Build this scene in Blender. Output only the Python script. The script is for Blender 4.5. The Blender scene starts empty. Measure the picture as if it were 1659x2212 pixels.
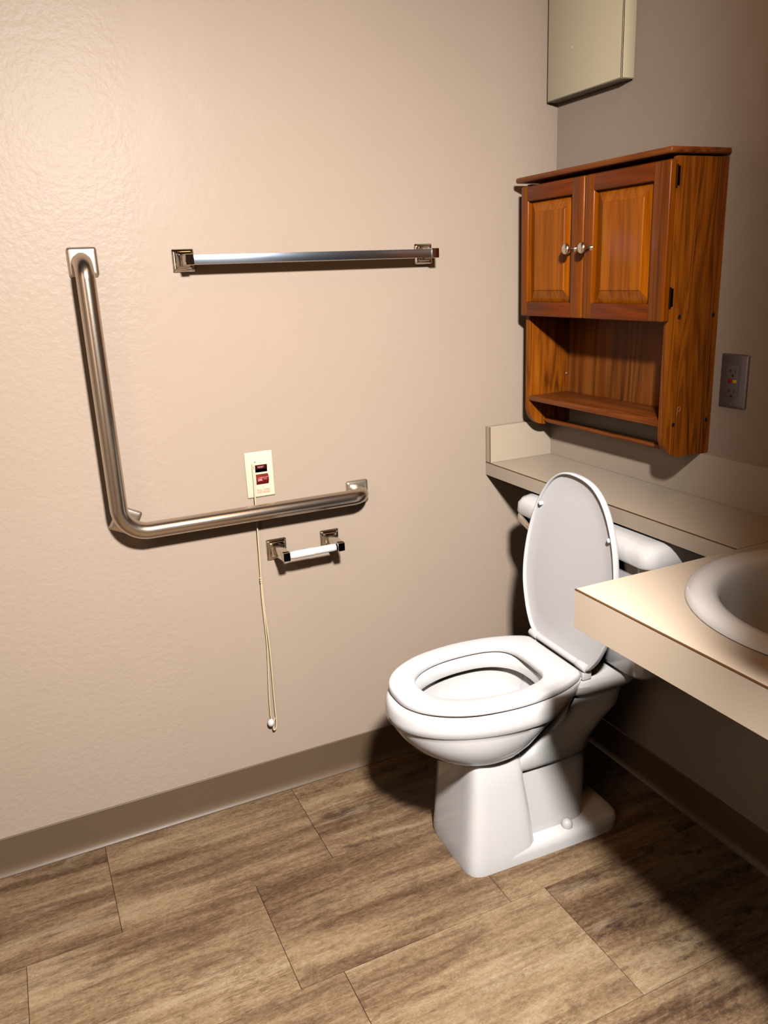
import bpy, bmesh, math, random
from mathutils import Vector, Matrix, Quaternion
random.seed(7)
C = bpy.context.scene.collection
PI = math.pi

# ------------------------------------------------------------------ materials
def new_mat(name):
    m = bpy.data.materials.new(name); m.use_nodes = True
    nt = m.node_tree; b = nt.nodes['Principled BSDF']
    return m, nt, b
def lin(c):
    f = lambda v: v/12.92 if v <= .04045 else ((v+.055)/1.055)**2.4
    return (f(c[0]/255), f(c[1]/255), f(c[2]/255), 1)
def simple(name, rgb, rough=.5, metal=0., coat=0., bump=0., bscale=5, aniso=0., spec=.5, vary=0.):
    m, nt, b = new_mat(name)
    b.inputs['Base Color'].default_value = lin(rgb)
    b.inputs['Roughness'].default_value = rough
    b.inputs['Metallic'].default_value = metal
    b.inputs['Coat Weight'].default_value = coat
    b.inputs['Coat Roughness'].default_value = .08
    b.inputs['Specular IOR Level'].default_value = spec
    if aniso: b.inputs['Anisotropic'].default_value = aniso
    tc = nt.nodes.new('ShaderNodeTexCoord')
    nz = nt.nodes.new('ShaderNodeTexNoise'); nz.inputs['Scale'].default_value = bscale; nz.inputs['Detail'].default_value = 4
    nt.links.new(tc.outputs['Object'], nz.inputs['Vector'])
    if bump:
        bp = nt.nodes.new('ShaderNodeBump'); bp.inputs['Strength'].default_value = bump; bp.inputs['Distance'].default_value = .002
        nt.links.new(nz.outputs['Fac'], bp.inputs['Height']); nt.links.new(bp.outputs['Normal'], b.inputs['Normal'])
    # slight roughness break-up so that the surface is never perfectly uniform
    mr = nt.nodes.new('ShaderNodeMapRange')
    mr.inputs['To Min'].default_value = max(0, rough*(1-.12-vary)); mr.inputs['To Max'].default_value = min(1, rough*(1+.12+vary))
    nt.links.new(nz.outputs['Fac'], mr.inputs['Value']); nt.links.new(mr.outputs['Result'], b.inputs['Roughness'])
    return m

def ramp(nt, stops):
    r = nt.nodes.new('ShaderNodeValToRGB'); e = r.color_ramp.elements
    while len(e) < len(stops): e.new(.5)
    for i, (p, c) in enumerate(stops):
        e[i].position = p; e[i].color = lin(c)
    return r
def math_n(nt, op, a, b=None, c=None):
    n = nt.nodes.new('ShaderNodeMath'); n.operation = op
    for i, v in enumerate((a, b, c)):
        if v is None: continue
        if isinstance(v, (int, float)): n.inputs[i].default_value = v
        else: nt.links.new(v, n.inputs[i])
    return n.outputs[0]
def mix_c(nt, fac, a, b, blend='MIX'):
    n = nt.nodes.new('ShaderNodeMix'); n.data_type = 'RGBA'; n.blend_type = blend
    for k, v in ((0, fac), (6, a), (7, b)):
        if isinstance(v, (int, float)): n.inputs[k].default_value = v
        elif isinstance(v, tuple): n.inputs[k].default_value = v
        else: nt.links.new(v, n.inputs[k])
    return n.outputs[2]

def wall_paint(name, rgb):
    m, nt, b = new_mat(name)
    tc = nt.nodes.new('ShaderNodeTexCoord')
    # eggshell paint: roller stipple in the relief, faint mottling of the colour
    n1 = nt.nodes.new('ShaderNodeTexNoise'); n1.inputs['Scale'].default_value = 3; n1.inputs['Detail'].default_value = 3
    nt.links.new(tc.outputs['Object'], n1.inputs['Vector'])
    col = mix_c(nt, n1.outputs['Fac'], lin((rgb[0]-4, rgb[1]-3, rgb[2]-5)), lin((rgb[0]+4, rgb[1]+3, rgb[2]+5)))
    nt.links.new(col, b.inputs['Base Color'])
    n2 = nt.nodes.new('ShaderNodeTexNoise'); n2.inputs['Scale'].default_value = 70; n2.inputs['Detail'].default_value = 3; n2.inputs['Roughness'].default_value = .6
    n3 = nt.nodes.new('ShaderNodeTexNoise'); n3.inputs['Scale'].default_value = 14; n3.inputs['Detail'].default_value = 4
    nt.links.new(tc.outputs['Object'], n2.inputs['Vector']); nt.links.new(tc.outputs['Object'], n3.inputs['Vector'])
    # patched area (rougher stipple) left of the drywall seam near x = -1.10
    sx = nt.nodes.new('ShaderNodeSeparateXYZ'); nt.links.new(tc.outputs['Object'], sx.inputs[0])
    mk = nt.nodes.new('ShaderNodeMapRange'); mk.interpolation_type = 'SMOOTHSTEP'
    mk.inputs['From Min'].default_value = -1.06; mk.inputs['From Max'].default_value = -1.13
    mk.inputs['To Min'].default_value = .25; mk.inputs['To Max'].default_value = 1
    nt.links.new(sx.outputs[0], mk.inputs['Value'])
    h = math_n(nt, 'ADD', math_n(nt, 'MULTIPLY', n2.outputs['Fac'], mk.outputs[0]), math_n(nt, 'MULTIPLY', n3.outputs['Fac'], .7))
    bp = nt.nodes.new('ShaderNodeBump'); bp.inputs['Strength'].default_value = .34; bp.inputs['Distance'].default_value = .004
    nt.links.new(h, bp.inputs['Height']); nt.links.new(bp.outputs['Normal'], b.inputs['Normal'])
    b.inputs['Roughness'].default_value = .42
    b.inputs['Specular IOR Level'].default_value = .27
    return m

def wood(name, dark, mid, light, scale=1., axis='Z', rough=.32, cathedral=.5):
    """Oak: long fibres along one axis, darker pores and cathedral figure."""
    m, nt, b = new_mat(name)
    tc = nt.nodes.new('ShaderNodeTexCoord')
    mp = nt.nodes.new('ShaderNodeMapping')
    sc = {'Z': (1, 1, .07), 'Y': (1, .07, 1), 'X': (.07, 1, 1)}[axis]
    mp.inputs['Scale'].default_value = sc
    nt.links.new(tc.outputs['Object'], mp.inputs['Vector'])
    w = nt.nodes.new('ShaderNodeTexNoise'); w.inputs['Scale'].default_value = 9*scale; w.inputs['Detail'].default_value = 2
    nt.links.new(mp.outputs[0], w.inputs['Vector'])
    rings = math_n(nt, 'FRACT', math_n(nt, 'MULTIPLY', w.outputs['Fac'], 16))
    tri = math_n(nt, 'ABSOLUTE', math_n(nt, 'SUBTRACT', rings, .5))
    mp2 = nt.nodes.new('ShaderNodeMapping')
    mp2.inputs['Scale'].default_value = tuple(v if v == 1 else .02 for v in sc)
    nt.links.new(tc.outputs['Object'], mp2.inputs['Vector'])
    f = nt.nodes.new('ShaderNodeTexNoise'); f.inputs['Scale'].default_value = 330*scale; f.inputs['Detail'].default_value = 5; f.inputs['Roughness'].default_value = .7
    nt.links.new(mp2.outputs[0], f.inputs['Vector'])
    g = nt.nodes.new('ShaderNodeTexNoise'); g.inputs['Scale'].default_value = 40*scale; g.inputs['Detail'].default_value = 3
    nt.links.new(mp2.outputs[0], g.inputs['Vector'])
    v = math_n(nt, 'ADD', math_n(nt, 'MULTIPLY', tri, cathedral), math_n(nt, 'ADD', math_n(nt, 'MULTIPLY', f.outputs['Fac'], .55), math_n(nt, 'MULTIPLY', g.outputs['Fac'], .5)))
    r = ramp(nt, [(.42, dark), (.62, mid), (.86, light)])
    nt.links.new(v, r.inputs['Fac'])
    nt.links.new(r.outputs['Color'], b.inputs['Base Color'])
    b.inputs['Roughness'].default_value = rough
    b.inputs['Coat Weight'].default_value = .04; b.inputs['Coat Roughness'].default_value = .18; b.inputs['Specular IOR Level'].default_value = .22
    bp = nt.nodes.new('ShaderNodeBump'); bp.inputs['Strength'].default_value = .12; bp.inputs['Distance'].default_value = .001
    nt.links.new(f.outputs['Fac'], bp.inputs['Height']); nt.links.new(bp.outputs['Normal'], b.inputs['Normal'])
    return m

def floor_mat():
    m, nt, b = new_mat('vinyl_tile')
    tc = nt.nodes.new('ShaderNodeTexCoord')
    at = nt.nodes.new('ShaderNodeAttribute'); at.attribute_name = 'tile'
    off = nt.nodes.new('ShaderNodeVectorMath'); off.operation = 'MULTIPLY_ADD'
    nt.links.new(at.outputs['Color'], off.inputs[0]); off.inputs[1].default_value = (37, 53, 29)
    nt.links.new(tc.outputs['Object'], off.inputs[2])
    def noise(sx, sy, detail, rough, dist=0., seed=0.):
        mp = nt.nodes.new('ShaderNodeMapping'); mp.inputs['Scale'].default_value = (sx, sy, 1); mp.inputs['Location'].default_value = (seed, seed*1.7, seed)
        nt.links.new(off.outputs[0], mp.inputs['Vector'])
        n = nt.nodes.new('ShaderNodeTexNoise'); n.inputs['Scale'].default_value = 1; n.inputs['Detail'].default_value = detail
        n.inputs['Roughness'].default_value = rough; n.inputs['Distortion'].default_value = dist
        nt.links.new(mp.outputs[0], n.inputs['Vector']); return n.outputs['Fac']
    broad = noise(1.5, 11, 6, .62, .5)
    streak = noise(3.4, 40, 9, .74, .35, 3)
    fine = noise(70, 150, 6, .78, 0, 7)
    blot = noise(9, 15, 10, .7, .3, 11)
    grit = noise(190, 260, 4, .7, 0, 5)
    sep = nt.nodes.new('ShaderNodeSeparateColor'); nt.links.new(at.outputs['Color'], sep.inputs[0])
    v = math_n(nt, 'ADD', math_n(nt, 'MULTIPLY', broad, .72), math_n(nt, 'MULTIPLY', streak, .45))
    v = math_n(nt, 'ADD', v, math_n(nt, 'MULTIPLY', fine, .42))
    v = math_n(nt, 'ADD', v, math_n(nt, 'MULTIPLY', math_n(nt, 'SUBTRACT', sep.outputs[0], .5), .24))
    r = ramp(nt, [(.54, (50, 35, 24)), (.65, (90, 67, 48)), (.76, (128, 102, 77)), (.87, (160, 134, 102)), (1., (182, 159, 128))])
    nt.links.new(v, r.inputs['Fac'])
    # dark smoky blotches
    bl = nt.nodes.new('ShaderNodeMapRange'); bl.interpolation_type = 'SMOOTHSTEP'
    bl.inputs['From Min'].default_value = .51; bl.inputs['From Max'].default_value = .66
    nt.links.new(blot, bl.inputs['Value'])
    amt = math_n(nt, 'MULTIPLY', bl.outputs[0], math_n(nt, 'ADD', .1, math_n(nt, 'MULTIPLY', sep.outputs[1], .8)))
    col = mix_c(nt, amt, r.outputs['Color'], lin((62, 46, 38)))
    # thin broken veins and pale mineral bands running with the tile
    vn = noise(4.5, 30, 8, .7, .5, 19)
    vd = nt.nodes.new('ShaderNodeMapRange'); vd.inputs['From Min'].default_value = .0; vd.inputs['From Max'].default_value = .035
    vd.inputs['To Min'].default_value = .55; vd.inputs['To Max'].default_value = 0
    nt.links.new(math_n(nt, 'ABSOLUTE', math_n(nt, 'SUBTRACT', vn, .5)), vd.inputs['Value'])
    brk = nt.nodes.new('ShaderNodeMapRange'); brk.interpolation_type = 'SMOOTHSTEP'; brk.inputs['From Min'].default_value = .48; brk.inputs['From Max'].default_value = .6
    nt.links.new(noise(5, 9, 5, .65, 0, 23), brk.inputs['Value'])
    col = mix_c(nt, math_n(nt, 'MULTIPLY', vd.outputs[0], brk.outputs[0]), col, lin((84, 58, 42)))
    pb = nt.nodes.new('ShaderNodeMapRange'); pb.interpolation_type = 'SMOOTHSTEP'; pb.inputs['From Min'].default_value = .55; pb.inputs['From Max'].default_value = .68
    pb.inputs['To Max'].default_value = .5
    nt.links.new(noise(3.2, 18, 9, .72, .4, 31), pb.inputs['Value'])
    col = mix_c(nt, pb.outputs[0], col, lin((184, 163, 134)))
    gr = nt.nodes.new('ShaderNodeMapRange'); gr.inputs['From Min'].default_value = .3; gr.inputs['From Max'].default_value = .7
    gr.inputs['To Min'].default_value = .78; gr.inputs['To Max'].default_value = 1.14
    nt.links.new(grit, gr.inputs['Value'])
    gm = nt.nodes.new('ShaderNodeVectorMath'); gm.operation = 'SCALE'
    nt.links.new(col, gm.inputs[0]); nt.links.new(gr.outputs[0], gm.inputs['Scale'])
    nt.links.new(gm.outputs[0], b.inputs['Base Color'])
    b.inputs['Roughness'].default_value = .5
    b.inputs['Specular IOR Level'].default_value = .3
    bp = nt.nodes.new('ShaderNodeBump'); bp.inputs['Strength'].default_value = .15; bp.inputs['Distance'].default_value = .001
    nt.links.new(grit, bp.inputs['Height']); nt.links.new(bp.outputs['Normal'], b.inputs['Normal'])
    return m

M = {}
M['wall'] = wall_paint('greige_wall_paint', (192, 172, 153))
M['ceiling'] = simple('ceiling_paint', (120, 98, 78), .8, bump=.2, bscale=60)
M['dark_wall'] = simple('umber_wall_paint', (96, 70, 50), .6, bump=.1, bscale=60)
M['tile'] = floor_mat()
M['groove'] = simple('tile_joint', (52, 38, 28), .8)
M['cove'] = simple('vinyl_cove_base', (112, 92, 71), .42, bump=.05, bscale=90)
M['steel'] = simple('satin_stainless', (186, 174, 160), .26, 1., bump=.02, bscale=400)
M['steel_plate'] = simple('brushed_stainless', (205, 196, 184), .36, 1., bump=.02, bscale=400)
M['chrome'] = simple('polished_chrome', (205, 198, 190), .07, 1.)
M['alu'] = simple('aluminium_blue_reflection', (178, 194, 214), .24, 1.)  # blue tint in the base colour stands in for a cool reflection
M['white_plastic'] = simple('white_plastic', (236, 233, 230), .32)
M['porcelain'] = simple('white_porcelain', (242, 240, 238), .1, coat=.4)
M['seat'] = simple('white_seat_plastic', (241, 238, 237), .28)
M['sink'] = simple('ivory_porcelain', (244, 240, 234), .1, coat=.4)
M['laminate'] = simple('almond_laminate', (206, 187, 164), .38, bump=.03, bscale=300)
M['seam'] = simple('laminate_edge_line', (92, 62, 30), .6)
M['cream'] = simple('cream_painted_metal', (244, 228, 192), .4, bump=.05, bscale=150)
M['ivory'] = simple('ivory_plate', (244, 230, 198), .35)
M['red'] = simple('dark_red_switch', (120, 8, 12), .22, coat=.3)
M['maroon'] = simple('maroon_switch', (58, 4, 8), .25, coat=.3)
M['pink_ink'] = simple('pale_pink_ink', (236, 150, 150), .6)
M['red_ink'] = simple('red_ink', (232, 122, 92), .6)
M['cord'] = simple('cream_cord', (238, 216, 170), .8, bump=.4, bscale=900)
M['brass_dark'] = simple('dark_bronze', (46, 32, 22), .35, 1.)
M['bolt'] = simple('dark_wood_plug', (38, 20, 10), .6)
M['nickel'] = simple('satin_nickel', (206, 198, 186), .25, 1.)
M['grey_plate'] = simple('dull_grey_plate', (122, 118, 122), .4, .6)
M['grey_dev'] = simple('grey_outlet_plastic', (112, 106, 106), .4)
M['black'] = simple('black_slot', (12, 10, 9), .7)
M['btn_red'] = simple('red_button', (150, 22, 22), .4)
M['btn_yel'] = simple('yellow_button', (240, 186, 20), .4)
M['water'] = simple('bowl_water', (206, 210, 204), .03, spec=.6)
M['scuff'] = simple('pale_scuff', (190, 140, 90), .7)
M['oak_frame'] = wood('oak_door_frame', (96, 44, 2), (142, 70, 3), (162, 84, 6), 1., 'Z', .3, .25)
M['oak_rail'] = wood('oak_door_rail', (90, 36, 2), (132, 56, 4), (146, 66, 6), 1., 'Y', .3, .25)
M['oak_panel'] = wood('oak_door_panel', (136, 66, 0), (178, 94, 2), (198, 116, 8), 1., 'Z', .28, .25)
M['oak_side'] = wood('oak_side', (76, 36, 6), (146, 76, 14), (176, 98, 20), 1.5, 'Z', .4, .38)
M['oak_shelf'] = wood('oak_shelf', (92, 42, 14), (138, 72, 28), (160, 92, 42), 1., 'Y', .4, .3)
M['oak_back'] = wood('oak_back_panel', (66, 32, 10), (130, 70, 24), (164, 96, 38), .55, 'Z', .45, .6)

# ------------------------------------------------------------------ object helpers
ORG = {}
def tag(o, label, cat, group=None):
    o['label'] = label; o['category'] = cat
    if group: o['group'] = group
def thing(name, label, cat, loc, rotz=0.):
    o = bpy.data.objects.new(name, None); C.objects.link(o)
    o.location = loc; o.rotation_euler = (0, 0, rotz); o.empty_display_size = .05
    tag(o, label, cat); ORG[o.name] = Vector(loc)
    return o
def part(name, bm, mat, parent=None, local=False, smooth=40, label=None, mats=None):
    """links bm (world coordinates, unless local) as one mesh object"""
    if parent is not None and not local:
        r = parent
        while r.parent: r = r.parent
        bmesh.ops.translate(bm, verts=bm.verts, vec=-ORG[r.name])
    bmesh.ops.remove_doubles(bm, verts=bm.verts, dist=1e-6)
    bmesh.ops.recalc_face_normals(bm, faces=bm.faces)
    me = bpy.data.meshes.new(name); bm.to_mesh(me); bm.free()
    for mm in (mats or [mat]): me.materials.append(mm)
    o = bpy.data.objects.new(name, me); C.objects.link(o)
    if parent is not None: o.parent = parent
    if smooth:
        for p in me.polygons: p.use_smooth = True
        try: me.set_sharp_from_angle(angle=math.radians(smooth))
        except Exception: pass
    if label: o['label'] = label
    return o
def struct(name, bm, mat, smooth=0, mats=None):
    o = part(name, bm, mat, None, smooth=smooth, mats=mats); o['kind'] = 'structure'; return o

def bx(bm, x0, x1, y0, y1, z0, z1, bev=0., seg=2, rot=None, mi=0):
    v = [bm.verts.new((x, y, z)) for x in (x0, x1) for y in (y0, y1) for z in (z0, z1)]
    fs = [bm.faces.new([v[i] for i in q]) for q in ((0, 1, 3, 2), (4, 6, 7, 5), (0, 4, 5, 1), (2, 3, 7, 6), (0, 2, 6, 4), (1, 5, 7, 3))]
    for f in fs: f.material_index = mi
    if bev:
        es = list({e for f in fs for e in f.edges})
        r = bmesh.ops.bevel(bm, geom=es, offset=bev, segments=seg, affect='EDGES', profile=.5)
        vs = list({q for f in r['faces'] for q in f.verts} | {q for q in v if q.is_valid})
        for f in r['faces']: f.material_index = mi
    else: vs = v
    if rot:
        ctr, axis, ang = rot
        bmesh.ops.rotate(bm, verts=vs, cent=ctr, matrix=Matrix.Rotation(ang, 3, axis))
    return vs
def loft(bm, rings, cap0=True, cap1=True, closed=True):
    R = [[bm.verts.new(p) for p in r] for r in rings]
    n = len(R[0])
    for a, b in zip(R[:-1], R[1:]):
        for i in range(n if closed else n-1):
            j = (i+1) % n
            bm.faces.new((a[i], a[j], b[j], b[i]))
    if cap0: bm.faces.new(list(reversed(R[0])))
    if cap1: bm.faces.new(R[-1])
    return R
def tube(bm, pts, r, seg=16, cap=True, radii=None):
    pts = [Vector(p) for p in pts]; rings = []
    t0 = (pts[1]-pts[0]).normalized()
    n = t0.orthogonal().normalized()
    prev = t0
    for i, p in enumerate(pts):
        if i == 0: t = t0
        elif i == len(pts)-1: t = (pts[i]-pts[i-1]).normalized()
        else: t = ((pts[i+1]-pts[i]).normalized()+(pts[i]-pts[i-1]).normalized()).normalized()
        n = prev.rotation_difference(t) @ n; n = (n - t*n.dot(t)).normalized(); b = t.cross(n); prev = t
        rr = radii[i] if radii else r
        rings.append([p + (n*math.cos(a)+b*math.sin(a))*rr for a in [2*PI*k/seg for k in range(seg)]])
    loft(bm, rings, cap, cap)
def fillet_path(pts, rads, seg=10):
    pts = [Vector(p) for p in pts]; out = [pts[0]]
    for i in range(1, len(pts)-1):
        a, p, b = pts[i-1], pts[i], pts[i+1]; r = rads[i-1]
        d1 = (a-p).normalized(); d2 = (b-p).normalized()
        th = d1.angle(d2); d = r/math.tan(th/2)
        ctr = p + (d1+d2).normalized()*(r/math.sin(th/2))
        s = p+d1*d-ctr; e = p+d2*d-ctr; ax = s.cross(e).normalized(); ang = s.angle(e)
        for k in range(seg+1): out.append(ctr + Quaternion(ax, ang*k/seg) @ s)
    out.append(pts[-1]); return out
def smooth_path(pts, n=8):
    pts = [Vector(p) for p in pts]; P = [pts[0]*2-pts[1]]+pts+[pts[-1]*2-pts[-2]]; out = []
    for i in range(1, len(P)-2):
        a, b, c, d = P[i-1], P[i], P[i+1], P[i+2]
        for k in range(n):
            t = k/n
            out.append(.5*((2*b)+(c-a)*t+(2*a-5*b+4*c-d)*t*t+(3*b-a-3*c+d)*t**3))
    out.append(pts[-1]); return out
def lathe(bm, prof, ctr, axis=(0, 0, 1), seg=28):
    """prof: list of (radius, height) along axis"""
    q = Vector((0, 0, 1)).rotation_difference(Vector(axis)); c = Vector(ctr); rings = []
    for r, h in prof:
        rings.append([c + q @ Vector((max(r, 1e-5)*math.cos(2*PI*k/seg), max(r, 1e-5)*math.sin(2*PI*k/seg), h)) for k in range(seg)])
    loft(bm, rings)
def prism(bm, pts2, f3, d):
    """outline pts2 mapped by f3(u,v,w) for w = 0 and d"""
    a = [bm.verts.new(f3(u, v, 0)) for u, v in pts2]; b = [bm.verts.new(f3(u, v, d)) for u, v in pts2]
    n = len(a); bm.faces.new(a); bm.faces.new(list(reversed(b)))
    for i in range(n): bm.faces.new((a[i], b[i], b[(i+1) % n], a[(i+1) % n]))
def rrect(w, h, r, seg=5):
    o = []
    for cx, cy, a0 in ((w-r, h-r, 0), (-w+r, h-r, 90), (-w+r, -h+r, 180), (w-r, -h+r, 270)):
        for k in range(seg+1):
            a = math.radians(a0+90*k/seg); o.append((cx+r*math.cos(a), cy+r*math.sin(a)))
    return o
def pillow_plate(bm, ctr, w, h, t, r, f3=None, crown=.5, rot=0.):
    """rounded wall flange lying on wall y=0, proud by t, edges eased, centre at (x,z)"""
    cr, sr = math.cos(rot), math.sin(rot); rings = []
    for k, (ins, y) in enumerate(((0, 0), (0, t*.45), (t*.22, t*.8), (t*.6, t*.97), (t*1.2, t))):
        o = rrect(w-ins, h-ins, max(r-ins*.6, .002))
        rings.append([(ctr[0]+u*cr-v*sr, -y, ctr[1]+u*sr+v*cr) for u, v in o])
    loft(bm, rings)
def text_mesh(body, size, ctr, mat, parent, name, plane='XZ', depth=.0003, font_space=1., bold=.0):
    cu = bpy.data.curves.new(name, 'FONT'); cu.body = body; cu.size = size; cu.align_x = 'CENTER'; cu.align_y = 'CENTER'
    cu.extrude = depth; cu.offset = bold; cu.space_character = font_space
    t = bpy.data.objects.new(name, cu); C.objects.link(t)
    dg = bpy.context.evaluated_depsgraph_get(); me = bpy.data.meshes.new_from_object(t.evaluated_get(dg))
    bpy.data.objects.remove(t); bpy.data.curves.remove(cu)
    bm = bmesh.new(); bm.from_mesh(me); bpy.data.meshes.remove(me)
    bmesh.ops.transform(bm, matrix=Matrix.Translation(ctr) @ Matrix.Rotation(PI/2, 4, 'X'), verts=bm.verts)
    bm2 = bmesh.new(); tmp = bpy.data.meshes.new('t'); bm.to_mesh(tmp); bm.free(); bm2.from_mesh(tmp); bpy.data.meshes.remove(tmp)
    return part(name, bm2, mat, parent, smooth=0)

# ------------------------------------------------------------------ the setting
XL, YR, ZC = -2.75, -2.9, 2.44      # far wall, rear wall, ceiling
bm = bmesh.new(); bx(bm, XL, .0, 0, .1, 0, ZC); struct('wall_left', bm, M['wall'])
bm = bmesh.new(); bx(bm, 0, .1, YR, .1, 0, ZC); struct('wall_back', bm, M['wall'])
bm = bmesh.new(); bx(bm, XL-.1, .1, YR-.1, YR, 0, ZC); struct('wall_rear', bm, M['wall'])
bm = bmesh.new(); bx(bm, XL-.1, XL, YR, .1, 0, ZC); struct('wall_far', bm, M['wall'])
bm = bmesh.new(); bx(bm, -.60, 0, -1.54, -1.44, 0, 1.37); bx(bm, -.832, 0, -1.54, -1.44, 1.37, ZC); struct('wall_light_block', bm, M['wall'])  # unseen wall with overhang, added to shade the cabinet side and back wall
bm = bmesh.new(); bx(bm, XL-.1, .1, YR-.1, .1, ZC, ZC+.1); struct('ceiling', bm, M['ceiling'])

TW, TL, G = .3218, .4977, .0007
off = {0: .123, 1: .4258, 2: .0203, 3: .27, 4: .11, 5: .40, 6: .2, 7: .05, 8: .33}
bm = bmesh.new()
lay = bm.loops.layers.float_color.new('tile')
rt = random.Random(21)
# tone and blotchiness of the tiles nearest the camera
SHADE = {(0, -4): (.36, .25, .31, 1), (0, -3): (.47, .2, .72, 1), (0, -2): (.42, .75, .15, 1), (0, -1): (.4, .8, .55, 1),
         (1, -5): (.72, .2, .44, 1), (1, -4): (.66, .35, .91, 1), (1, -3): (.44, .3, .63, 1), (1, -2): (.62, .3, .27, 1), (1, -1): (.5, .6, .8, 1),
         (2, -3): (.6, .2, .12, 1), (2, -2): (.78, .3, .5, 1), (2, -1): (.55, 1., .37, 1), (3, -3): (.6, .3, .8, 1), (3, -2): (.5, .7, .2, 1), (3, -1): (.45, .7, .6, 1)}
for k in range(9):
    y1 = -k*TW; y0 = max(y1-TW, YR)
    n = -8
    while True:
        xa = off[k]+n*TL; xb = xa+TL; n += 1
        if xb < XL: continue
        if xa > 0: break
        xa = max(xa, XL); xb = min(xb, 0)
        if xb-xa < .004: continue
        t = (rt.random(), rt.random(), rt.random(), 1)
        t = SHADE.get((k, n-1), t)
        z = 0.
        vs = [bm.verts.new(p) for p in ((xa+G, y0+G, z), (xb-G, y0+G, z), (xb-G, y1-G, z), (xa+G, y1-G, z))]
        lo = [bm.verts.new((p.co.x, p.co.y, -.004)) for p in vs]
        fs = [bm.faces.new(vs)]+[bm.faces.new((vs[i], lo[i], lo[(i+1) % 4], vs[(i+1) % 4])) for i in range(4)]
        for f in fs:
            for l in f.loops: l[lay] = t
v = [bm.verts.new(p) for p in ((XL-.05, YR-.05, -.003), (.05, YR-.05, -.003), (.05, .05, -.003), (XL-.05, .05, -.003))]
f = bm.faces.new(v); f.material_index = 1
lo = [bm.verts.new((p.co.x, p.co.y, -.08)) for p in v]
f = bm.faces.new(list(reversed(lo))); f.material_index = 1
for i in range(4):
    f = bm.faces.new((v[i], lo[i], lo[(i+1) % 4], v[(i+1) % 4])); f.material_index = 1
struct('floor', bm, None, mats=[M['tile'], M['groove']])

COVE = [(0, .1016), (.0022, .1012), (.003, .1000), (.003, .028), (.0038, .019), (.0062, .011), (.0105, .0055), (.0125, .003), (.0125, 0), (0, 0)]
def cove(name, p0, p1, nrm):
    bm = bmesh.new(); p0, p1, nrm = Vector(p0), Vector(p1), Vector(nrm)
    a = [bm.verts.new(p0+nrm*d+Vector((0, 0, h))) for d, h in COVE]; b = [bm.verts.new(p1+nrm*d+Vector((0, 0, h))) for d, h in COVE]
    n = len(a); bm.faces.new(a); bm.faces.new(list(reversed(b)))
    for i in range(n): bm.faces.new((a[i], a[(i+1) % n], b[(i+1) % n], b[i]))
    struct(name, bm, M['cove'], smooth=30)
cove('baseboard_left', (XL, 0, 0), (0, 0, 0), (0, -1, 0))
cove('baseboard_back', (0, -.0, 0), (0, -1.44, 0), (-1, 0, 0))
cove('baseboard_right', (-.60, -1.44, 0), (0, -1.44, 0), (0, 1, 0))

# ------------------------------------------------------------------ grab bar
g = thing('grab_bar', 'L-shaped satin stainless steel grab bar on the wall, left of the pull cord', 'grab bar', (-1.225, 0, .82))
bm = bmesh.new()
yb = -.057
path = fillet_path([(-1.226, -.004, 1.413), (-1.226, yb, 1.413), (-1.226, yb, .8215), (-.623, yb, .8195), (-.623, -.004, .8195)], [.036, .062, .036], 12)
tube(bm, path, .0195, 32)
part('bar', bm, M['steel'], g, smooth=60)
for (cx, cz), rot in (((-1.222, 1.413), 0), ((-.623, .818), 0), ((-1.209, .838), math.radians(-27))):
    bm = bmesh.new(); pillow_plate(bm, (cx, cz), .0305, .0305, .009, .006, rot=rot)
    fl = part('flange', bm, M['steel_plate'], g, smooth=35)
bm = bmesh.new(); tube(bm, [(-1.205, -.004, .842), (-1.205, -.050, .842)], .013, 20); part('elbow_post', bm, M['steel'], g)

# ------------------------------------------------------------------ towel bar
tb = thing('towel_bar', 'flat silver towel bar with square chrome end brackets, high on the wall', 'towel bar', (-.71, 0, 1.407))
def bracket(parent, cx, cz, tipy, w=.0245, tipw=.0095, tiph=.0118, tipz=None):
    tipz = cz if tipz is None else tipz
    bm = bmesh.new(); rings = []
    for ins, y in ((0, 0), (0, .004), (.0012, .0062), (.0042, .0085), (.0065, .0092), (.0072, .0125), (.0095, .0142)):
        rings.append([(cx+u, -y, cz+v) for u, v in rrect(w-ins, w-ins, .0035)])
    loft(bm, rings)
    b = part('bracket', bm, M['chrome'], parent, smooth=28)
    bm = bmesh.new(); rings = []
    for t, (hw, hh) in ((0, (.0125, .0135)), (.15, (.0118, .0128)), (.75, (tipw, tiph)), (.97, (tipw, tiph)), (1, (tipw-.001, tiph-.001))):
        y = .012+(-tipy-.012)*t; zc = cz+(tipz-cz)*t
        rings.append([(cx+u, -y, zc+v) for u, v in rrect(hw, hh, .0018, 3)])
    loft(bm, rings)
    part('arm', bm, M['chrome'], b, smooth=28)
bracket(tb, -1.0105, 1.4095, -.071)
bracket(tb, -.4085, 1.4055, -.071)
bm = bmesh.new()
vs = bx(bm, -1.003, -.416, -.0675, -.0575, -.0098, .0098, .0008, 2)
for v_ in bm.verts: v_.co.z += 1.4095+(v_.co.x+1.003)/.587*(-.004)
part('bar', bm, M['alu'], tb, smooth=30)

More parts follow.
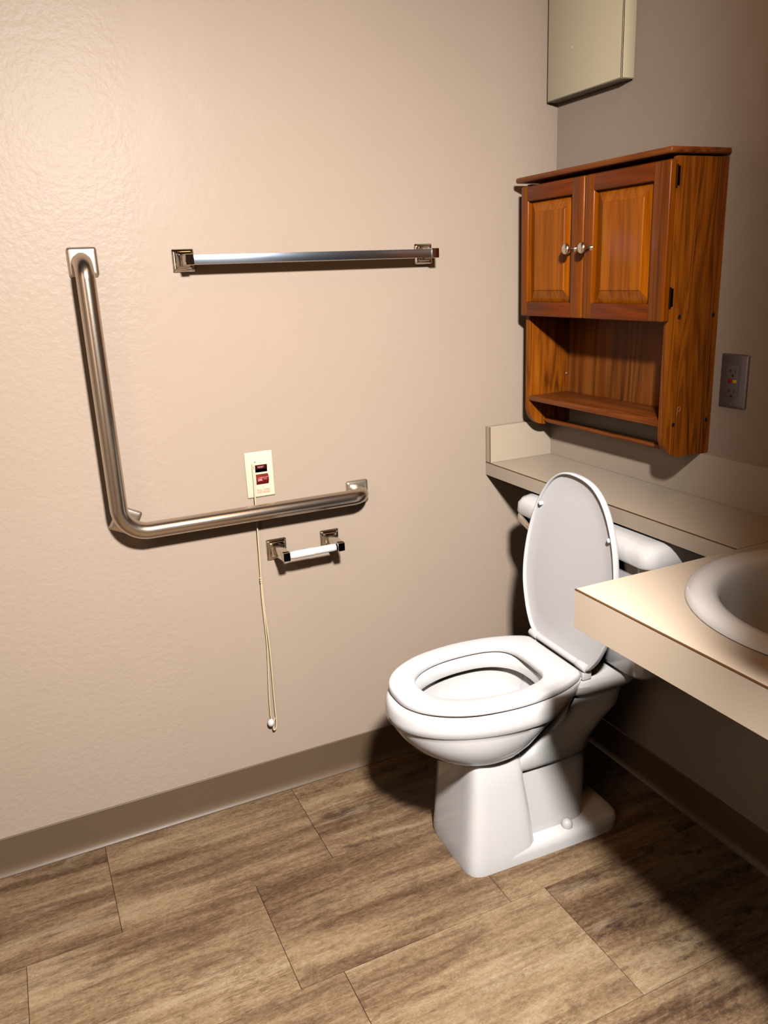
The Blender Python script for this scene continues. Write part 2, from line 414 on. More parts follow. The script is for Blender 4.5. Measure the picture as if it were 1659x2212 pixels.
# ------------------------------------------------------------------ toilet paper holder
tp = thing('toilet_paper_holder', 'empty chrome toilet paper holder with white roller under the grab bar', 'toilet paper holder', (-.78, 0, .702))
bracket(tp, -.8535, .7025, -.088, .0265, .0095, .0115, .7045)
bracket(tp, -.7085, .7025, -.088, .0255, .0095, .0115, .7045)
bm = bmesh.new()
lathe(bm, [(.004, -.066), (.0085, -.064), (.0098, -.058), (.0105, -.05), (.0105, .0), (.0098, .0005), (.0098, .05), (.009, .058), (.004, .06)], (-.7795, -.077, .7035), (1, 0, 0), 24)
part('roller', bm, M['white_plastic'], tp, smooth=50, label='white plastic roller')

# ------------------------------------------------------------------ emergency pull station
ps = thing('emergency_call_station', 'ivory emergency call plate with dark red switches and hanging pull cord', 'call station', (-.88, 0, .90))
PX0, PX1, PZ0, PZ1 = -.9151, -.8446, .8443, .9586
bm = bmesh.new(); rings = []
cx, cz = (PX0+PX1)/2, (PZ0+PZ1)/2
for ins, y in ((0, 0), (0, .003), (.0016, .0052), (.0035, .006)):
    rings.append([(cx+u, -y, cz+v) for u, v in rrect((PX1-PX0)/2-ins, (PZ1-PZ0)/2-ins, .002, 3)])
loft(bm, rings); part('wall_plate', bm, M['ivory'], ps, smooth=30)
U = lambda u: PX0+u*(PX1-PX0)
V = lambda v: PZ1-v*(PZ1-PZ0)
def rocker(name, mat, u0, u1, v0, v1, prof, label):
    bm = bmesh.new()
    n = len(prof)
    a = [bm.verts.new((U(u0), -.0058-d, V(v0+(v1-v0)*t))) for t, d in prof]; b = [bm.verts.new((U(u1), -.0058-d, V(v0+(v1-v0)*t))) for t, d in prof]
    bm.faces.new(a); bm.faces.new(list(reversed(b)))
    for i in range(n): bm.faces.new((a[i], a[(i+1) % n], b[(i+1) % n], b[i]))
    return part(name, bm, mat, ps, smooth=25, label=label)
s1 = rocker('reset_switch', M['maroon'], .335, .765, .285, .45, [(0, 0), (0, .0012), (.12, .0018), (.55, .001), (.6, .0002), (1, .0002), (1, 0)], 'dark maroon reset switch')
s2 = rocker('call_switch', M['red'], .335, .775, .49, .715, [(0, 0), (.02, .0015), (.3, .0062), (.55, .0068), (.8, .0045), (1, .0008), (1, 0)], 'red call switch with pale symbol')
def sub_text(body, size, u, v, d, mat, parent, name):
    return text_mesh(body, size, Vector((U(u), -.0058-d, V(v))), mat, parent, name, bold=.00004)
sub_text('RESET', .0062, .535, .335, .0020, M['pink_ink'], s1, 'lettering')
sub_text('EMERGENCY\nCALL', .0040, .645, .575, .0068, M['pink_ink'], s2, 'lettering')
# call symbol: an arch over a bell-like figure
bm = bmesh.new()
cc = Vector((U(.455), -.0126, V(.60)))
def arc(r0, r1, a0, a1, n=16):
    ps_ = [(r1*math.cos(a0+(a1-a0)*i/n), r1*math.sin(a0+(a1-a0)*i/n)) for i in range(n+1)]+[(r0*math.cos(a1+(a0-a1)*i/n), r0*math.sin(a1+(a0-a1)*i/n)) for i in range(n+1)]
    return ps_
f3 = lambda u, v, w: (cc.x+u, cc.y-w, cc.z+v)
prism(bm, arc(.0042, .0056, math.radians(-15), math.radians(195)), f3, .0003)
prism(bm, [(-.0030, -.0028), (.0032, -.0028), (.0058, -.0042), (.0062, -.0032), (.0030, .0006), (.0012, .0022), (-.0012, .0022), (-.0030, .0004)], f3, .0003)
prism(bm, [(-.0054, -.004), (-.0034, -.004), (-.0034, -.001), (-.0054, -.001)], f3, .0003)
part('symbol', bm, M['pink_ink'], s2, smooth=0)
sub_text('PULL CORD\nFOR NURSE', .0062, .575, .872, .0003, M['red_ink'], ps, 'lettering')
for u, v in ((.525, .235), (.56, .762)):
    bm = bmesh.new(); lathe(bm, [(.0032, 0), (.0030, .0007), (.0018, .0011)], (U(u), -.0058, V(v)), (0, -1, 0), 16)
    bx(bm, U(u)-.0028, U(u)+.0028, -.0072, -.0066, V(v)-.0004, V(v)+.0004)
    part('screw', bm, M['ivory'], ps, smooth=30)
bm = bmesh.new(); lathe(bm, [(.0016, 0), (.0014, .0012), (.0006, .0017)], (U(.345), -.0058, V(.215)), (0, -1, 0), 12); part('indicator', bm, M['grey_dev'], ps)
bm = bmesh.new(); bx(bm, U(.255), U(.282), -.0063, -.0055, V(.375), V(.30)); part('lever_slot', bm, M['black'], ps, smooth=0)
# pull cord
pc = smooth_path([(-.8985, -.0085, .931), (-.8985, -.0100, .905), (-.899, -.0105, .87), (-.900, -.0125, .84), (-.901, -.014, .80), (-.902, -.012, .72), (-.903, -.010, .645), (-.9035, -.010, .632)], 6)
bm = bmesh.new(); tube(bm, pc, .0018, 10)
tube(bm, smooth_path([(-.9035, -.010, .630), (-.9045, -.009, .58), (-.9035, -.008, .53), (-.9025, -.008, .44), (-.906, -.008, .37), (-.9095, -.0085, .30), (-.9105, -.009, .245), (-.909, -.010, .218), (-.9055, -.011, .2)], 6), .0019, 10)
tube(bm, smooth_path([(-.9025, -.010, .632), (-.9015, -.009, .58), (-.9, -.008, .53), (-.8965, -.008, .44), (-.8965, -.008, .34), (-.897, -.0085, .27), (-.8965, -.009, .225), (-.899, -.011, .203), (-.9055, -.012, .197), (-.9075, -.012, .205), (-.9045, -.012, .222), (-.9005, -.011, .232)], 6), .0019, 10)
cordo = part('pull_cord', bm, M['cord'], ps, smooth=60)
bm = bmesh.new(); 
for dz, r_ in ((.634, .0034), (.628, .0038), (.6225, .0032)): lathe(bm, [(.001, -.0028), (r_*.8, -.002), (r_, 0), (r_*.8, .002), (.001, .0028)], (-.9033, -.0102, dz), (.25, 0, 1), 14)
part('knot', bm, M['cord'], cordo, smooth=60)
bm = bmesh.new(); lathe(bm, [(.0012, -.0115)]+[(.0095*math.cos(a), .011*math.sin(a)) for a in [math.radians(-80+160*k/12) for k in range(13)]]+[(.0012, .0115)], (-.9125, -.0125, .2215), (.12, 0, 1), 24)
part('bead', bm, M['white_plastic'], cordo, smooth=60, label='white plastic bead')

# ------------------------------------------------------------------ over-toilet wall cabinet
wc = thing('wall_cabinet', 'oak two-door wall cabinet with open shelf above the toilet', 'cabinet', (0, -.32, .945))
YL, YRt = -.062, -.579         # outer faces of the side panels
FX = -.137                     # body front
def side_outline():
    o = [(0, 1.562), (FX, 1.562), (FX, 1.02)]
    o += [(FX, 1.0)]
    for k in range(13):        # rounded toe at the front
        a = math.radians(180+90*k/12); o.append((-.083+.054*math.cos(a), .9975+.0515*math.sin(a)))
    o += [(-.06, .946), (-.02, .946), (0, .946)]
    return o
for name_y in ((YL, YL-.016), (YRt, YRt+.016)):
    bm = bmesh.new()
    prism(bm, side_outline(), lambda u, v, w: (u, name_y[0]+w, v), name_y[1]-name_y[0])
    es = [e for e in bm.edges if abs(e.verts[0].co.y-e.verts[1].co.y) < 1e-6 and max(e.verts[0].co.x, e.verts[1].co.x) < -.03]
    bmesh.ops.bevel(bm, geom=es, offset=.0025, segments=2, affect='EDGES')
    sp = part('side_panel', bm, M['oak_side'], wc, smooth=35)
for x, z in ((-.11, 1.249), (-.014, 1.248), (-.109, 1.02), (-.013, 1.021)):
    bm = bmesh.new(); lathe(bm, [(.0052, 0), (.0045, .0006), (.0025, .0003), (.0005, -.0004)], (x, YRt, z), (0, -1, 0), 16)
    part('bolt_head', bm, M['bolt'], sp, smooth=30)
# faint scuff on the right side, reading like a small loop
bm = bmesh.new(); tube(bm, smooth_path([(-.101, YRt-.0002, 1.041), (-.0985, YRt-.0002, 1.049), (-.099, YRt-.0002, 1.056), (-.094, YRt-.0002, 1.058), (-.091, YRt-.0002, 1.053), (-.095, YRt-.0002, 1.048)], 5), .0005, 6)
part('scuff', bm, M['scuff'], sp)
bm = bmesh.new()
bx(bm, -.163, 0, -.586, -.049, 1.5655, 1.5785, .0045, 3)
part('top_board', bm, M['oak_shelf'], wc, smooth=35)
for za, zb in ((1.240, 1.252), (1.54, 1.552)):
    bm = bmesh.new(); bx(bm, -.132 if za < 1.3 else -.09, -.0, YRt+.016, YL-.016, za, zb); part('carcass_board', bm, M['oak_shelf'], wc, smooth=0)
bm = bmesh.new(); bx(bm, -.137, -.007, YRt+.016, YL-.016, 1.0165, 1.0295, .0015); part('open_shelf', bm, M['oak_shelf'], wc, smooth=35)
bm = bmesh.new(); bx(bm, -.007, -.002, YRt+.016, YL-.016, 1.0165, 1.56); part('back_panel', bm, M['oak_back'], wc, smooth=0)
bm = bmesh.new(); tube(bm, [(-.080, YRt+.012, .957), (-.080, YL-.012, .957)], .0065, 16); part('towel_rod', bm, M['oak_shelf'], wc, smooth=60)
bm = bmesh.new(); lathe(bm, [(.0035, 0), (.003, .0018), (.0012, .0026)], (-.013, YL-.016, 1.078), (-.2, -1, 0), 14); part('shelf_pin', bm, M['nickel'], wc)
def door(y0, y1, ry0, ry1, hinge_y, knob_y):
    """y0 > y1 (towards the room); ry0, ry1 recess edges"""
    z0, z1, x0, x1 = 1.2405, 1.5565, -.137, -.155
    rz0, rz1 = 1.2770, 1.5195
    bm = bmesh.new()
    # stiles
    bx(bm, x0-.0045, x0-.0005, y1+.003, y0-.003, z0+.003, z1-.003)
    d = part('door', bm, M['oak_frame'], wc, smooth=0)
    for a_, b_ in ((ry0, y0), (y1, ry1)):
        bm = bmesh.new(); bx(bm, x1, x0-.0005, a_, b_, z0, z1, .0042, 3); part('stile', bm, M['oak_frame'], d, smooth=35)
    for a_, b_ in ((z0, rz0), (rz1, z1)):
        bm = bmesh.new(); bx(bm, x1+.0003, x0-.0008, ry1-.004, ry0+.004, a_, b_, .0035, 3); part('rail', bm, M['oak_rail'], d, smooth=35)
    # raised panel: sloped border rising to a flat field
    bm = bmesh.new(); b = .027; rings = []
    for ins, x in ((-.003, -.1415), (0, -.1415), (.002, -.1425), (b, -.1512), (b+.0012, -.1528), (b+.004, -.153)):
        rings.append([(x, ry0-ins, rz0+ins), (x, ry1+ins, rz0+ins), (x, ry1+ins, rz1-ins), (x, ry0-ins, rz1-ins)])
    loft(bm, rings); part('raised_panel', bm, M['oak_panel'], d, smooth=0, label='golden oak raised panel')
    bm = bmesh.new()
    lathe(bm, [(.0068, 0), (.0055, .0015), (.0032, .004), (.0028, .014), (.0042, .0175), (.0098, .0215), (.0125, .0245), (.0125, .0275), (.0108, .0305), (.005, .0325), (.0005, .0328)], (-.155, knob_y, 1.3995), (-1, 0, 0), 24)
    part('knob', bm, M['nickel'], d, smooth=50, label='satin nickel knob')
    for z in (1.525, 1.290):
        bm = bmesh.new(); hy = hinge_y
        tube(bm, [(-.1395, hy, z-.021), (-.1395, hy, z+.021)], .0019, 12)
        sgn = 1 if hy > -.3 else -1
        bx(bm, -.139, -.132, hy-.0005, hy+.0005, z-.018, z+.018)
        part('hinge', bm, M['brass_dark'], d, smooth=40)
door(-.0625, -.3115, -.092, -.2665, YL+.0014, -.283)
door(-.3150, -.5785, -.347, -.5305, YRt-.0014, -.341)

# ------------------------------------------------------------------ counter shelf over the tank
SZ = .843
cs = thing('counter_shelf', 'almond laminate shelf along the back wall above the toilet tank', 'shelf', (-.11, -.44, .806))
bm = bmesh.new(); bx(bm, -.2235, -.0, -.8745, 0, .8255, SZ, .0)
part('deck', bm, M['laminate'], cs, smooth=0)
bm = bmesh.new(); bx(bm, -.2262, -.2065, -.8745, -.0005, .806, SZ-.0014, .0006, 1); part('front_edge', bm, M['laminate'], cs, smooth=30)
bm = bmesh.new(); bx(bm, -.2266, -.2228, -.8745, -.0005, SZ-.0014, SZ-.0001); part('edge_line', bm, M['seam'], cs, smooth=0, label='thin brown edge line')
bm = bmesh.new(); bx(bm, -.02, 0, -.8745, -.021, SZ, .9445, .0006, 1); part('backsplash', bm, M['laminate'], cs, smooth=30)
bm = bmesh.new(); bx(bm, -.2245, -.0, -.021, -.0002, SZ, .9445, .0006, 1); part('side_splash', bm, M['laminate'], cs, smooth=30)
bm = bmesh.new(); bx(bm, -.2252, -.2238, -.0222, -.0206, SZ, .944); bx(bm, -.2252, -.2238, -.0012, -.0002, SZ, .944); part('edge_line', bm, M['seam'], cs, smooth=0)

# ------------------------------------------------------------------ vanity counter + sink
vc = thing('vanity_counter', 'thick almond laminate vanity counter holding the sink at right', 'counter', (-.3, -1.15, .772))
VX0, VX1, VY0, VY1 = -.5985, 0., -1.44, -.8755
SC, SA = Vector((-.283, -1.155)), (.250, .248)
bm = bmesh.new()
n = 96
def on_rect(a):
    dx, dy = math.cos(a), math.sin(a); t = 1e9
    if dx > 1e-9: t = min(t, (VX1-SC.x)/dx)
    if dx < -1e-9: t = min(t, (VX0+.002-SC.x)/dx)
    if dy > 1e-9: t = min(t, (VY1-SC.y)/dy)
    if dy < -1e-9: t = min(t, (VY0-SC.y)/dy)
    return SC.x+dx*t, SC.y+dy*t
angs = sorted([2*PI*k/n for k in range(n)]+[math.atan2(y-SC.y, x-SC.x) % (2*PI) for x in (VX0+.002, VX1) for y in (VY0, VY1)])
rings = []
for z, e in ((SZ-.018, 0), (SZ, 0), (SZ, 1), (SZ-.018, 1)):
    if e == 0: rings.append([(*on_rect(a), z) for a in angs])
    else: rings.append([(SC.x+(SA[0]-.02)*math.cos(a), SC.y+(SA[1]-.02)*math.sin(a), z) for a in angs])
rings.append(rings[0]); loft(bm, rings, False, False)
part('top', bm, M['laminate'], vc, smooth=0)
bm = bmesh.new(); bx(bm, VX0-.0012, VX0+.018, VY0, VY1+.0006, .772, SZ-.0014, .0006, 1); part('front_edge', bm, M['laminate'], vc, smooth=30)
bm = bmesh.new(); bx(bm, VX0+.018, -.2262, VY1-.018, VY1+.0006, .772, SZ-.0005, .0006, 1); part('side_edge', bm, M['laminate'], vc, smooth=30)
bm = bmesh.new(); bx(bm, VX0-.0016, VX0+.0022, VY0, VY1+.0004, SZ-.0014, SZ-.0001); part('edge_line', bm, M['seam'], vc, smooth=0, label='thin brown edge line')
bm = bmesh.new(); bx(bm, -.2228, -.02, VY1+.0002, VY1+.0012, SZ-.002, SZ+.0002); part('joint_line', bm, M['seam'], vc, smooth=0)
bm = bmesh.new(); bx(bm, -.02, 0, VY0, VY1, SZ, .9445, .0006, 1); part('backsplash', bm, M['laminate'], vc, smooth=30)

sk = thing('sink', 'round white drop-in sink set in the vanity counter', 'sink', (SC.x, SC.y, SZ))
bm = bmesh.new(); IC = Vector((-.292, -1.172)); n = 72
def er(c, ax, ay, z): return [(c[0]+ax*math.cos(2*PI*k/n), c[1]+ay*math.sin(2*PI*k/n), z) for k in range(n)]
rings = [er(SC, SA[0]-.004, SA[1]-.004, SZ-.0), er(SC, SA[0], SA[1], SZ+.0015), er(SC, SA[0]-.0008, SA[1]-.0008, SZ+.006), er(SC, SA[0]-.006, SA[1]-.006, SZ+.012), er(SC, SA[0]-.014, SA[1]-.014, SZ+.0165)]
for t, z in ((.25, .0185), (.5, .019), (.75, .0185)):
    a = SA[0]-.014+(.208-SA[0]+.014)*t; b_ = SA[1]-.014+(.212-SA[1]+.014)*t
    rings.append(er(SC.lerp(IC, t), a, b_, SZ+z))
for a, z in ((1, .016), (.975, .010), (.955, 0), (.93, -.02), (.88, -.06), (.78, -.105), (.6, -.135), (.35, -.148), (.12, -.152)):
    rings.append(er(IC, .208*a, .212*a, SZ+z))
R_ = loft(bm, rings, False, True)
# outside of the basin below the counter
rings = [er(IC, .208*a+.008, .212*a+.008, SZ+z) for a, z in ((.955, -.001), (.93, -.02), (.88, -.065), (.78, -.112), (.6, -.145), (.35, -.158), (.12, -.162))]
loft(bm, rings, False, True)
part('basin', bm, M['sink'], sk, smooth=60)
bm = bmesh.new(); lathe(bm, [(.022, 0), (.022, .002), (.017, .0028), (.012, .0005), (.001, .0005)], (IC.x, IC.y, SZ-.152), (0, 0, 1), 24); part('drain', bm, M['chrome'], sk)

# ------------------------------------------------------------------ electrical outlet
ol = thing('electrical_outlet', 'grey electrical outlet with red and yellow buttons beside the oak cabinet', 'outlet', (0, -.637, 1.11))
OY0, OY1, OZ0, OZ1 = -.6025, -.6725, 1.0540, 1.1680
oy, oz = (OY0+OY1)/2, (OZ0+OZ1)/2
bm = bmesh.new(); rings = []
for ins, x in ((0, 0), (0, .003), (.0016, .0052), (.0035, .006)):
    rings.append([(-x, oy+u, oz+v) for u, v in rrect(.035-ins, .057-ins, .002, 3)])
loft(bm, rings); part('cover_plate', bm, M['grey_plate'], ol, smooth=30)
bm = bmesh.new(); bx(bm, -.0075, -.0045, oy-.0165, oy+.0165, oz-.0335, oz+.0335, .001); rc = part('receptacle', bm, M['grey_dev'], ol, smooth=30)
for s in (1, -1):
    bm = bmesh.new()
    z = oz+s*.0215
    bx(bm, -.0078, -.007, oy+.0052, oy+.0068, z-.0045, z+.0045); bx(bm, -.0078, -.007, oy+.0068, oy+.0105, z-.0008, z+.0008)
    bx(bm, -.0078, -.007, oy-.0070, oy-.0055, z-.0038, z+.0038)
    lathe(bm, [(.0028, 0), (.0028, .0004), (.0001, .0004)], (-.0075, oy, z-.0095), (-1, 0, 0), 12)
    part('slot', bm, M['black'], rc, smooth=0)
bm = bmesh.new(); bx(bm, -.0084, -.007, oy+.0008, oy+.0115, oz-.0045, oz+.0045, .0006); part('test_button', bm, M['btn_red'], rc, smooth=30, label='red button')
bm = bmesh.new(); bx(bm, -.0086, -.007, oy-.0115, oy-.0012, oz-.0035, oz+.0035, .0006); part('reset_button', bm, M['btn_yel'], rc, smooth=30, label='yellow button')
for s in (1, -1):
    bm = bmesh.new(); lathe(bm, [(.003, 0), (.0028, .0007), (.0015, .001)], (-.0058, oy, oz+s*.0485), (-1, 0, 0), 14); part('screw', bm, M['grey_plate'], ol)

# ------------------------------------------------------------------ cream box high in the corner
wb = thing('wall_box', 'cream painted metal box high in the corner above the cabinet', 'box', (0, -.148, 1.764))
bm = bmesh.new(); bx(bm, -.037, 0, -.2845, -.013, 1.7665, 2.30, .001); part('housing', bm, M['cream'], wb, smooth=30)
bm = bmesh.new(); bx(bm, -.0405, -.006, -.2885, -.2845, 1.764, 2.30, .001); bx(bm, -.0405, -.006, -.013, -.009, 1.764, 2.30, .001); bx(bm, -.0405, -.006, -.2885, -.009, 1.764, 1.7665, .0006); bx(bm, -.0405, -.0365, -.2885, -.009, 1.764, 2.30, .0008)
part('cover', bm, M['cream'], wb, smooth=30)
bm = bmesh.new(); lathe(bm, [(.0028, 0), (.0024, .001), (.001, .0014)], (-.0405, -.108, 1.868), (-1, 0, 0), 12); part('screw', bm, M['cream'], wb)

# ------------------------------------------------------------------ toilet (local frame: s forward from wall = -x, l lateral = y)
to = thing('toilet', 'white two-piece toilet with the lid raised, standing in the corner', 'toilet', (0, -.4575, 0), math.radians(-2.0))
def sgnp(v, p): return math.copysign(abs(v)**p, v)
def egg(sf, sm, sb, hw, z, ef=2., eb=2.5, n=64):
    """horizontal ring: front at s=sf, widest at s=sm, back at s=sb"""
    o = []
    for k in range(n):
        a = 2*PI*k/n; c, s = math.cos(a), math.sin(a)
        e = ef if c > 0 else eb
        u = sgnp(c, 2/e); w = sgnp(s, 2/e)
        o.append((-(sm+(sf-sm if c > 0 else sm-sb)*u), hw*w, z))
    return o
def tp_part(name, bm, mat, parent=None, smooth=40, label=None):
    return part(name, bm, mat, parent or to, local=True, smooth=smooth, label=label)

bm = bmesh.new()
# bowl: outside from the underside of the bulb up over the rim, then the hollow inside
rings = []
for sf, sm, sb, hw, z in ((.560, .53, .500, .030, .262), (.600, .535, .478, .068, .268), (.640, .54, .455, .100, .284), (.676, .535, .430, .122, .305), (.706, .53, .405, .138, .330), (.728, .52, .380, .149, .358), (.741, .505, .350, .155, .382), (.7445, .50, .335, .1565, .392)):
    rings.append(egg(sf, sm, sb, hw, z))
for sf, sb, hw, z in ((.7475, .330, .1590, .3935), (.7515, .320, .1620, .397), (.7535, .310, .1640, .412), (.7525, .290, .1640, .430), (.7495, .280, .1610, .4425), (.7440, .275, .1560, .4480), (.735, .285, .148, .4495)):
    rings.append(egg(sf, .49, sb, hw, z))
for sf, sb, hw, z in ((.692, .375, .112, .4480), (.685, .380, .108, .444), (.683, .384, .106, .417), (.684, .384, .107, .414), (.702, .366, .124, .412), (.704, .362, .126, .400), (.69, .375, .112, .34), (.655, .41, .082, .29), (.62, .44, .062, .27)):
    rings.append(egg(sf, .51, sb, hw, z))
loft(bm, rings)
bowl = tp_part('bowl', bm, M['porcelain'], smooth=50)
bm = bmesh.new()
# deck carrying the tank and the outlet body behind the bowl
def rr(s0, s1, hw, z, e=5, n=48, taper=1.):
    """superellipse ring between s0 (back) and s1 (front)"""
    m, h = (s0+s1)/2, (s1-s0)/2; o = []
    for k in range(n):
        a = 2*PI*k/n; c, s = math.cos(a), math.sin(a)
        o.append((-(m+h*sgnp(c, 2/e)), hw*sgnp(s, 2/e), z))
    return o
loft(bm, [rr(.150, .355, .112, .405, 4), rr(.140, .365, .124, .412, 4), rr(.135, .37, .128, .422, 4), rr(.136, .37, .127, .434, 4), rr(.143, .365, .120, .440, 4)])
loft(bm, [rr(.285, .50, .082, .232, 5), rr(.268, .51, .092, .236, 5), rr(.258, .52, .098, .246, 5), rr(.248, .52, .101, .275, 4.5), rr(.238, .50, .103, .285, 4), rr(.205, .42, .106, .325, 4), rr(.178, .385, .108, .352, 4), rr(.170, .37, .110, .39, 4), rr(.165, .36, .112, .412, 4)])
tp_part('tank_deck', bm, M['porcelain'], bowl, smooth=45)
bm = bmesh.new()
# pedestal: square front column, recessed sides, foot with rounded back
loft(bm, [rr(.415, .612, .1135, 0, 6), rr(.418, .613, .1140, .012, 6), rr(.425, .610, .1125, .05, 6), rr(.438, .604, .1085, .14, 6), rr(.452, .598, .1040, .22, 6), rr(.462, .597, .1030, .30, 6), rr(.47, .60, .095, .33, 6)])
loft(bm, [rr(.262, .50, .085, .02, 5), rr(.262, .50, .083, .06, 5), rr(.256, .50, .081, .12, 5), rr(.258, .50, .082, .21, 5), rr(.262, .50, .084, .25, 5)])
loft(bm, [rr(.175, .585, .1135, 0, 7), rr(.174, .585, .1142, .020, 7), rr(.178, .585, .1130, .034, 7), rr(.186, .585, .1085, .041, 7), rr(.205, .585, .098, .0425, 7), rr(.240, .585, .086, .046, 7)])
tp_part('pedestal', bm, M['porcelain'], smooth=45)
for s in (1, -1):
    bm = bmesh.new(); lathe(bm, [(.0145, 0), (.0145, .006), (.013, .013), (.0095, .0185), (.004, .0215), (.0005, .022)], (-.332, s*.0905, .0405), (0, s*.12, 1), 24)
    tp_part('bolt_cap', bm, M['white_plastic'], smooth=50)
bm = bmesh.new(); lathe(bm, [(.062, 0), (.001, .0002)], (0, 0, 0), (0, 0, 1), 40)
for v_ in bm.verts: v_.co = Vector((-.53+v_.co.x*1.7, v_.co.y*1.35, .3025+v_.co.z))
tp_part('water', bm, M['water'], bowl, smooth=0, label='pool of water in the bowl')
# seat
def outline(pts, n=10):
    """half outline [(s,l)...] front to back, mirrored and smoothed"""
    half = smooth_path([(p[0], p[1], 0) for p in pts], n)
    h = [(p.x, p.y) for p in half]
    return h+[(s, -l) for s, l in reversed(h[1:-1])] if abs(h[-1][1]) < 1e-6 else h[1:]+[(s, -l) for s, l in reversed(h[1:])]
def seat_half(k=0.):
    return [(.739-k, 0), (.737-k, .03), (.728-k, .058), (.708-k*.9, .088-k*.4), (.672-k*.6, .118-k*.7), (.62-k*.3, .143-k*.9), (.56, .156-k), (.495, .160-k), (.43, .154-k), (.375, .140-k), (.335+k*.6, .122-k*.8), (.318+k, .110-k*.9), (.314+k, .098-k), (.314+k, .05), (.314+k, 0)]
def hole_half(k=0.):
    return [(.676+k, 0), (.673+k, .024), (.662+k*.8, .050+k*.4), (.637+k*.5, .076+k*.7), (.60+k*.3, .095+k*.9), (.555, .1055+k), (.505, .1085+k), (.46, .106+k), (.428, .098+k*.9), (.407-k*.6, .084+k*.7), (.395-k, .060), (.391-k, .03), (.390-k, 0)]
def resample(o, n):
    P = [Vector((a, b, 0)) for a, b in o]; P.append(P[0]); L = [0]
    for a, b in zip(P[:-1], P[1:]): L.append(L[-1]+(b-a).length)
    out = []; j = 0
    for k in range(n):
        d = L[-1]*k/n
        while L[j+1] < d: j += 1
        t = (d-L[j])/max(L[j+1]-L[j], 1e-9); q = P[j].lerp(P[j+1], t); out.append((q.x, q.y))
    return out
N = 120
bm = bmesh.new(); rings = []
for k, z in ((.004, .4520), (.001, .4530), (0, .4560), (.0004, .4610), (.0015, .4655), (.004, .4680), (.008, .4684)):
    rings.append([(-s, l, z) for s, l in resample(outline(seat_half(k)), N)])
for k, z in ((.006, .4682), (.003, .4665), (.001, .4625), (0, .456), (.001, .4530), (.004, .4520)):
    rings.append([(-s, l, z) for s, l in resample(outline(hole_half(k)), N)])
rings.append(rings[0]); loft(bm, rings, False, False)
seat = tp_part('seat', bm, M['seat'], smooth=50)
# lid, raised against the tank: outline in its own plane, leaned back
LB, LT = Vector((-.3010, -.001, .470)), Vector((-.2795, -.034, .9115))
up = (LT-LB).normalized(); nrm = Vector((-up.z, 0, up.x))     # normal towards the room
if nrm.x > 0: nrm = -nrm
LH = (LT-LB).length
def lid_half(k=0.):
    h = LH
    return [(h-k, 0), (h-.002-k, .03), (h-.012-k*.95, .064-k*.25), (h-.036-k*.8, .098-k*.55), (h-.075-k*.6, .128-k*.8), (h-.13-k*.3, .154-k*.95), (h-.20, .171-k), (h-.27, .1765-k), (.115, .170-k), (.06, .150-k), (.025+k*.6, .130-k*.8), (.006+k, .114-k), (.0+k, .098-k), (.0+k, .05), (.0+k, 0)]
side = up.cross(nrm).normalized()
if side.y < 0: side = -side
def lp(v, l, d): return tuple(LB+up*v+side*l+nrm*d)
bm = bmesh.new(); rings = []
for k, d in ((.010, -.0085), (.004, -.008), (.001, -.0055), (0, -.001), (0, .006), (.0008, .0082), (.0025, .0090), (.0045, .0086), (.0058, .0065), (.0065, .002), (.012, .0005), (.05, .0)):
    rings.append([lp(v, l, d) for v, l in resample(outline(lid_half(k)), N)])
loft(bm, rings); lid = tp_part('lid', bm, M['seat'], smooth=50)
for v, l in ((LH-.108, .131), (LH-.108, -.131)):
    bm = bmesh.new(); c = Vector(lp(v, l, .0005)); 
    lathe(bm, [(.0055, 0), (.0055, .007), (.004, .009), (.0005, .0095)], c, nrm, 18)
    tp_part('bumper', bm, M['seat'], lid, smooth=50)
for s in (1, -1):
    bm = bmesh.new()
    lathe(bm, [(.006, 0), (.0095, .001), (.0105, .004), (.0105, .030), (.0095, .033), (.006, .034)], (-.306, s*.114, .4745), (0, -s, 0), 20)
    bx(bm, -.312, -.286, s*.097-.013, s*.097+.013, .441, .474, .004, 3)
    tp_part('hinge', bm, M['white_plastic'], seat, smooth=45)
bm = bmesh.new(); tube(bm, [(-.306, -.085, .4745), (-.306, .085, .4745)], .0088, 20); tp_part('hinge_bar', bm, M['white_plastic'], seat, smooth=60)
# tank
def plan(s0, s1, hw, z, ch, n=6):
    """tank plan: flat back at s0, front at s1, with broad rounded front corners"""
    o = [(-s0, -hw+.012, z), (-s0-.012, -hw, z)]
    for k in range(n+1):
        a = math.radians(90*k/n); o.append((-(s1-ch+ch*math.sin(a)), -(hw-ch+ch*math.cos(a)), z))
    for k in range(n+1):
        a = math.radians(90-90*k/n); o.append((-(s1-ch+ch*math.sin(a)), hw-ch+ch*math.cos(a), z))
    o += [(-s0-.012, hw, z), (-s0, hw-.012, z)]
    return o
bm = bmesh.new()
loft(bm, [plan(.05, .205, .176, .4480, .03), plan(.042, .216, .188, .4515, .034), plan(.038, .222, .194, .462, .036), plan(.034, .228, .199, .50, .036), plan(.030, .240, .214, .62, .036), plan(.028, .250, .229, .735, .036), plan(.028, .252, .231, .754, .036)])
tank = tp_part('tank', bm, M['porcelain'], smooth=45)
bm = bmesh.new()
loft(bm, [plan(.022, .266, .251, .7500, .030), plan(.020, .270, .256, .7515, .032), plan(.019, .272, .2585, .757, .032), plan(.020, .271, .2565, .780, .032), plan(.024, .262, .250, .7930, .032), plan(.034, .248, .238, .7990, .030), plan(.05, .235, .22, .8000, .026)])
tp_part('tank_lid', bm, M['porcelain'], smooth=40)
bm = bmesh.new()
lathe(bm, [(.014, 0), (.014, .004), (.011, .009), (.007, .011), (.007, .016)], (-.249, .165, .726), (-1, 0, 0), 20)
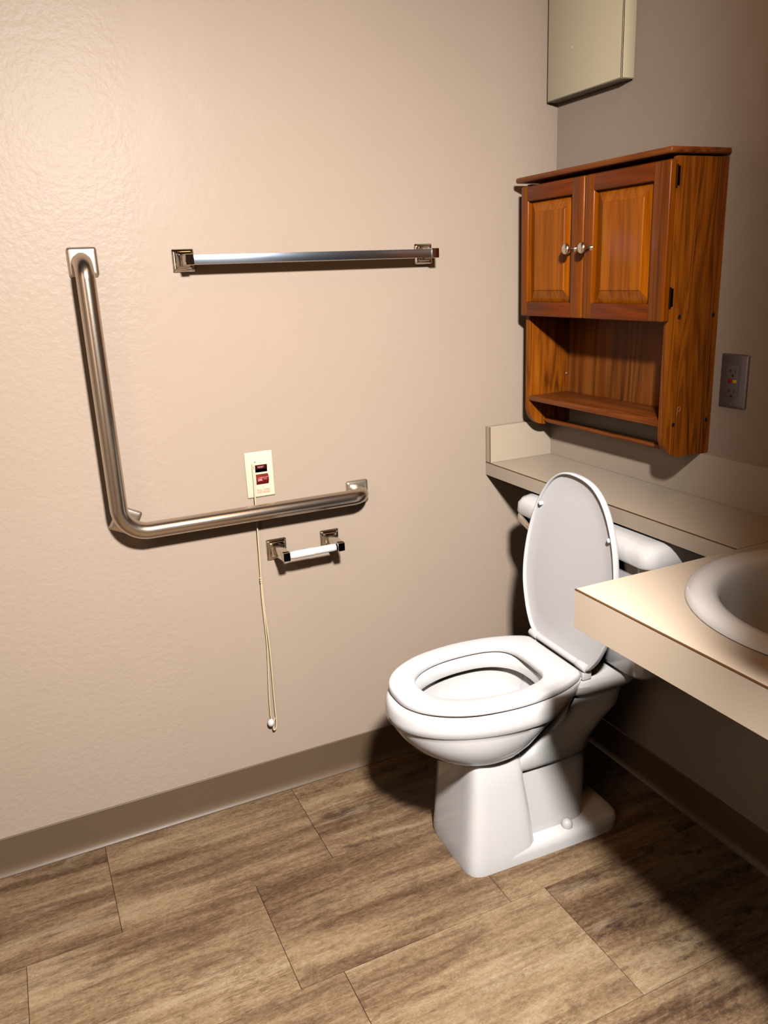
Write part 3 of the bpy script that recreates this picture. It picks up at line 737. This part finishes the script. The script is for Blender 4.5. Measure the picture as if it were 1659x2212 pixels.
lv = smooth_path([(-.268, .150, .719), (-.269, .175, .727), (-.268, .200, .735), (-.264, .222, .741), (-.256, .236, .744)], 5)
tube(bm, lv, .008, 16, radii=[.0075+.0045*math.sin(PI*.55*k/(len(lv)-1)) for k in range(len(lv))])
tp_part('flush_lever', bm, M['chrome'], tank, smooth=50, label='chrome flush lever')

# ------------------------------------------------------------------ light
def area(name, loc, target, sx, sy, power, col, spread=180):
    l = bpy.data.lights.new(name, 'AREA'); l.shape = 'RECTANGLE'; l.size = sx; l.size_y = sy; l.energy = power; l.color = col; l.spread = math.radians(spread)
    o = bpy.data.objects.new(name, l); C.objects.link(o); o.location = loc
    d = Vector(target)-Vector(loc); o.rotation_euler = d.to_track_quat('-Z', 'Y').to_euler()
    return o
area('vanity_light', (-1.055, -1.74, 1.96), (-.93, -1.0, .0), .14, .13, 83, (1., .95, .92))
area('overhead_fill', (-.55, -1.22, 2.42), (-.55, -1.22, 0), .3, .3, 2.4, (1., .48, .18))  # added warm fill from above for the shaded counter, basin and cabinet side
area('rear_fill', (-2.55, -1.75, 1.55), (-.3, -.7, .6), .8, 1.5, 8.4, (1., .72, .52))  # large unseen fill light, added behind the camera to lift dark shadows
w = bpy.data.worlds.new('World'); bpy.context.scene.world = w; w.use_nodes = True
w.node_tree.nodes['Background'].inputs[0].default_value = (.02, .015, .01, 1)
w.node_tree.nodes['Background'].inputs[1].default_value = 1

# ------------------------------------------------------------------ camera
cam = bpy.data.cameras.new('camera'); co = bpy.data.objects.new('camera', cam); C.objects.link(co)
CP = Vector((-1.4049, -1.8855, 1.3662)); yaw, pitch, roll, fpx = 1.1437, -.28992, -.04437, 1736.5
f = Vector((math.cos(pitch)*math.cos(yaw), math.cos(pitch)*math.sin(yaw), math.sin(pitch)))
r0 = Vector((math.sin(yaw), -math.cos(yaw), 0)); u0 = r0.cross(f)
r = r0*math.cos(roll)+u0*math.sin(roll); u = -r0*math.sin(roll)+u0*math.cos(roll)
co.matrix_world = Matrix(((r.x, u.x, -f.x, CP.x), (r.y, u.y, -f.y, CP.y), (r.z, u.z, -f.z, CP.z), (0, 0, 0, 1)))
cam.sensor_fit = 'VERTICAL'; cam.sensor_height = 24; cam.lens = 24*fpx/2212; cam.clip_start = .02
sc = bpy.context.scene; sc.camera = co
vs_ = sc.view_settings; vs_.view_transform = 'Standard'; vs_.look = 'None'; vs_.gamma = 1; vs_.exposure = .05; vs_.use_curve_mapping = False
sc.cycles.max_bounces = 8; sc.cycles.diffuse_bounces = 0; sc.cycles.use_denoising = True
